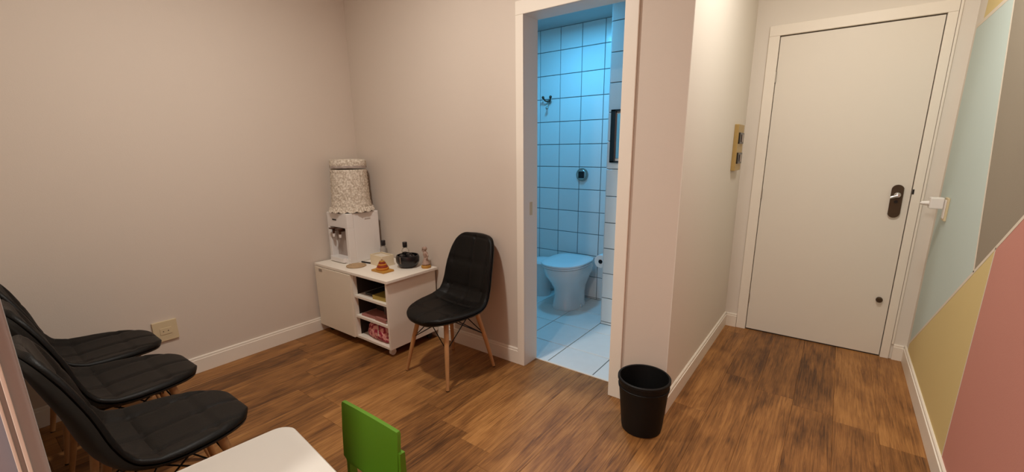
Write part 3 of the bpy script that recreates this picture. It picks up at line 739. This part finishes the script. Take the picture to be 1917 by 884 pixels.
# ------------------------------------------------------------------ items on the cabinet
def top_items():
    z = KT
    t = thing('coaster', (-2.765, 1.775, z), 'flat round tan woven coaster at the front of the cabinet top', 'coaster')
    part('disc', lambda bm: lathe(bm, [(.066, 0), (.070, .003), (.070, .008), (.060, .011), (.056, .008)], 36), M_['tan'], t, True)
    for r in (.048, .036, .024, .012):
        part('woven_ring', lambda bm: lathe(bm, [(r - .0045, .0078), (r, .0105), (r + .0045, .0078)], 32, capb=False, capt=False), M_['tan'], t, True)
    t = thing('pen', (-2.765, 1.872, z), 'black pen with a dark red end lying behind the coaster', 'pen', .15)
    part('barrel', lambda bm: tube(bm, (-.06, 0, .0065), (.035, 0, .0065), .006, .006, 12), M_['black'], t, True)
    part('cap', lambda bm: (tube(bm, (.035, 0, .0068), (.068, 0, .0068), .0065, .006, 12)), M_['red'], t, True, label='dark red cap')
    # stacking toy
    t = thing('stacking_toy', (-2.490, 1.800, z), 'orange and red wooden ring stacking toy on a flat base', 'toy')
    part('base', B(-.068, .068, -.045, .045, 0, .014, bev=.003), M_['ochre'], t)
    part('peg', lambda bm: tube(bm, (0, 0, .014), (0, 0, .088), .006, .005, 12), M_['tan'], t, True)
    zz = .0142
    for r, h, m, lb in ((.044, .016, 'orange', 'large orange ring'), (.037, .013, 'red', 'dark red ring'), (.030, .013, 'orange', 'small orange ring'), (.024, .011, 'red', 'small dark red ring'), (.018, .010, 'ochre', 'top ochre ring')):
        part('ring', lambda bm: lathe(bm, [(r - .003, zz), (r, zz + .003), (r, zz + h - .003), (r - .003, zz + h - .0003)], 28), M_[m], t, True, label=lb); zz += h
    # cream organiser box
    t = thing('napkin_box', (-2.645, 1.915, z), 'cream open-topped box behind the stacking toy', 'box', -.05)
    part('walls', lambda bm: (bx(bm, -.075, .075, -.05, -.044, .004, .078), bx(bm, -.075, .075, .044, .05, .004, .078), bx(bm, -.075, -.069, -.044, .044, .004, .078), bx(bm, .069, .075, -.044, .044, .004, .078)), M_['boxcream'], t)
    part('bottom', B(-.075, .075, -.05, .05, 0, .004), M_['boxcream'], t)
    part('napkin_stack', B(-.062, .062, -.038, .038, .0045, .072, bev=.004), M_['paper'], t)
    # two dispensers with black caps
    for (x, y, h, lb) in ((-2.795, 2.045, .105, 'clear bottle with black cap beside the water cooler'), (-2.555, 2.060, .118, 'clear bottle with black cap behind the black bowl')):
        t = thing('bottle', (x, y, z), lb, 'bottle', group='clear bottles with black caps on the cabinet')
        part('body', lambda bm: lathe(bm, [(.024, 0), (.027, .004), (.027, h - .03), (.020, h - .012), (.011, h - .004), (.011, h)], 24), M_['clear'], t, True)
        part('cap', lambda bm: lathe(bm, [(.0165, h + .0003), (.0175, h + .003), (.0175, h + .036), (.0155, h + .039)], 24), M_['black'], t, True, label='black cap')
    # black bowl / pouch
    t = thing('black_basket', (-2.440, 1.985, z), 'glossy black round basket on the cabinet top', 'basket')
    def bas(bm):
        lathe(bm, [(.050, 0), (.066, .012), (.082, .04), (.084, .07), (.078, .088), (.072, .088), (.076, .066), (.072, .04), (.055, .016), (.03, .012)], 40)
    part('bowl', bas, M_['black'], t, True)
    part('handle', lambda bm: path(bm, [(-.05, 0, .085), (-.048, 0, .10), (-.02, 0, .106), (.02, 0, .106), (.048, 0, .10), (.05, 0, .085)], .004, 8), M_['black'], t, True)
    part('clip', B(.018, .026, -.087, -.080, .04, .088), M_['steel'], t, label='grey metal clip')
    for k, (a, r, h) in enumerate(((0.3, .035, .088), (2.1, .03, .092), (4.0, .036, .09))):
        cx_, cy_ = r * math.cos(a), r * math.sin(a)
        part('pouch_content', lambda bm: lathe(bm, [(.02, .02), (.024, .03), (.024, h - .01), (.018, h)], 18, cx_, cy_), M_['black'], t, True)
    # figurine: dancing pair on wooden base
    t = thing('figurine', (-2.310, 2.040, z), 'small pinkish figurine on a wooden base at the cabinet corner', 'figurine')
    part('base', lambda bm: lathe(bm, [(.032, 0), (.034, .004), (.034, .016), (.030, .020)], 28), M_['ochre'], t, True, label='orange wood base')
    def figb(bm):
        lathe(bm, [(.024, .0205), (.030, .03), (.022, .05), (.012, .075), (.018, .095), (.017, .11), (.007, .120), (.006, .126)], 22)
        bmesh.ops.create_uvsphere(bm, u_segments=16, v_segments=12, radius=.016, matrix=Matrix.Translation((-.003, 0, .140)))
        path(bm, [(.014, 0, .108), (.030, -.005, .090), (.020, -.012, .070)], .005, 8)
        path(bm, [(-.014, 0, .108), (-.028, -.003, .125), (-.018, -.005, .148)], .005, 8)
    part('figure', figb, M_['fig'], t, True)
top_items()

# ------------------------------------------------------------------ bin
def bin_():
    t = thing('waste_bin', (-.643, 1.925, 0), 'black round waste bin standing at the wall corner by the hallway', 'bin')
    part('body', lambda bm: lathe(bm, [(.090, 0), (.096, .004), (.099, .02), (.121, .262), (.126, .267), (.126, .279), (.122, .283), (.116, .281), (.115, .266), (.094, .02), (.0, .014)], 64, capt=False), M_['binpl'], t, True)
    part('rim_band', lambda bm: lathe(bm, [(.1180, .226), (.1215, .228), (.1228, .238), (.1200, .240)], 64, capb=False, capt=False), M_['binpl'], t, True)
bin_()

# ------------------------------------------------------------------ children's table and chair
def table():
    t = thing('kids_table', (-1.020, .298, 0), 'low white children\'s table with rounded corners in the foreground', 'table', math.radians(-6))
    W, D, h = .36, .235, .50
    def rr(hw, hd, r, n=8):
        out = []
        for cx_, cy_, a0 in ((hw - r, hd - r, 0), (-hw + r, hd - r, 90), (-hw + r, -hd + r, 180), (hw - r, -hd + r, 270)):
            for k in range(n + 1):
                a = math.radians(a0 + 90 * k / n); out.append((cx_ + r * math.cos(a), cy_ + r * math.sin(a)))
        return out
    def top(bm):
        loft(bm, [[(x, y, z) for x, y in rr(W - i, D - i, .05)] for i, z in ((.004, h - .024), (0, h - .020), (0, h - .004), (.004, h))])
    part('tabletop', top, M_['tabletop'], t, True)
    part('apron', lambda bm: (bx(bm, -W + .04, W - .04, D - .05, D - .035, h - .075, h - .024), bx(bm, -W + .04, W - .04, -D + .035, -D + .05, h - .075, h - .024), bx(bm, -W + .035, -W + .05, -D + .05, D - .05, h - .075, h - .024), bx(bm, W - .05, W - .035, -D + .05, D - .05, h - .075, h - .024)), M_['tabletop'], t)
    for sx in (-1, 1):
        for sy in (-1, 1):
            part('leg', lambda bm: tube(bm, (sx * (W - .045), sy * (D - .045), 0), (sx * (W - .06), sy * (D - .06), h - .025), .016, .022, 16), M_['tabletop'], t, True)
table()
def kids_chair():
    t = thing('kids_chair', (-1.100, .556, 0), 'small bright green plastic children\'s chair at the white table', 'chair')
    W = .145; yb = .132
    def back(bm):
        n = 10; rows = []
        for z, hw, yy in ((.335, W - .018, .0), (.345, W - .016, 0), (.352, W, 0.001), (.45, W, .006), (.544, W, .013), (.552, W - .004, .0135)):
            f_, b_ = [], []
            for k in range(n + 1):
                u = -1 + 2 * k / n; c = .002 * (1 - u * u)
                f_.append((u * hw, yb + yy + c - .006, z)); b_.append((u * hw, yb + yy + c + .006, z))
            rows.append(f_ + b_[::-1])
        loft(bm, rows)
    part('backrest', back, M_['green'], t, True)
    def seat(bm):
        bx(bm, -W + .012, W - .012, -.13, yb - .01, .262, .280, bev=.006)
    part('seat', seat, M_['green'], t, True)
    for s in (-1, 1):
        def leg(bm):
            x0, x1 = (W - .006, W + .010) if s > 0 else (-W + .010, -W + .026)
            prism(bm, [(yb + .055, 0), (yb + .012, .0), (yb - .004, .27), (yb + .004, .485), (yb + .022, .485), (yb + .024, .27)], 'x', x0, x1)
        part('rear_leg', leg, M_['green'], t)
        part('front_leg', lambda bm: prism(bm, [(-.16, 0), (-.12, 0), (-.10, .262), (-.13, .262)], 'x', *(((W - .03), (W - .012)) if s > 0 else (-W + .012, -W + .03))), M_['green'], t)
        part('side_rail', B(*(((W - .028), (W - .008)) if s > 0 else (-W + .010, -W + .028)), -.11, yb + .0, .215, .262), M_['green'], t)
    part('back_rail', B(-W + .026, W - .006, yb + .0, yb + .012, .22, .262), M_['green'], t)
kids_chair()

# ------------------------------------------------------------------ wall fittings
def fittings():
    t = thing('wall_outlet', (XL, .70, .33), 'yellowed cream wall outlet low on the left wall above the chairs', 'outlet')
    part('plate', B(.0, .012, -.06, .06, -.062, .062, bev=.003), M_['cream'], t)
    part('socket', B(.012, .0145, -.028, .028, -.02, .02, bev=.001), M_['cream'], t)
    for y in (-.012, .012):
        part('socket_hole', lambda bm: tube(bm, (.0142, y, 0), (.0150, y, 0), .003, .003, 8), M_['gap'], t)
    t = thing('wall_switch_panel', (XP, 3.285, 1.372), 'brass coloured wall panel with two black squares on the hallway wall', 'switch panel')
    part('plate', B(0, .026, -.06, .13, -.150, .150, bev=.003), M_['brass'], t)
    for z in (.062, -.068):
        k = part('black_insert', B(.0255, .034, -.035, .105, z - .036, z + .036, bev=.002), M_['black'], t, label='black square insert')
        part('toggle', B(.034, .040, .02, .05, z - .024, z + .024, bev=.002), M_['steel'], k)
    t = thing('wall_socket', (XR - .0014, 3.285, 1.035), 'cream socket plate on the teal paint block by the entrance door', 'socket')
    part('plate', B(-.010, 0, -.038, .038, -.062, .062, bev=.002), M_['cream'], t)
    part('socket', B(-.014, -.010, -.022, .022, -.05, .05, bev=.001), M_['white'], t)
    t = thing('plug_adapter', (XR - .016, 3.315, 1.06), 'white plug-in adapter sticking out of the wall socket', 'adapter')
    part('body', B(-.058, 0, -.022, .040, -.028, .034, bev=.006), M_['white'], t)
    part('side_plug', lambda bm: (tube(bm, (-.058, .01, .0), (-.09, .01, .0), .014, .010, 14), tube(bm, (-.089, .01, 0), (-.094, .01, 0), .005, .005, 8)), M_['white'], t, True)
    part('pin', lambda bm: tube(bm, (-.002, 0, 0), (.004, 0, 0), .003, .003, 8), M_['steel'], t)
fittings()
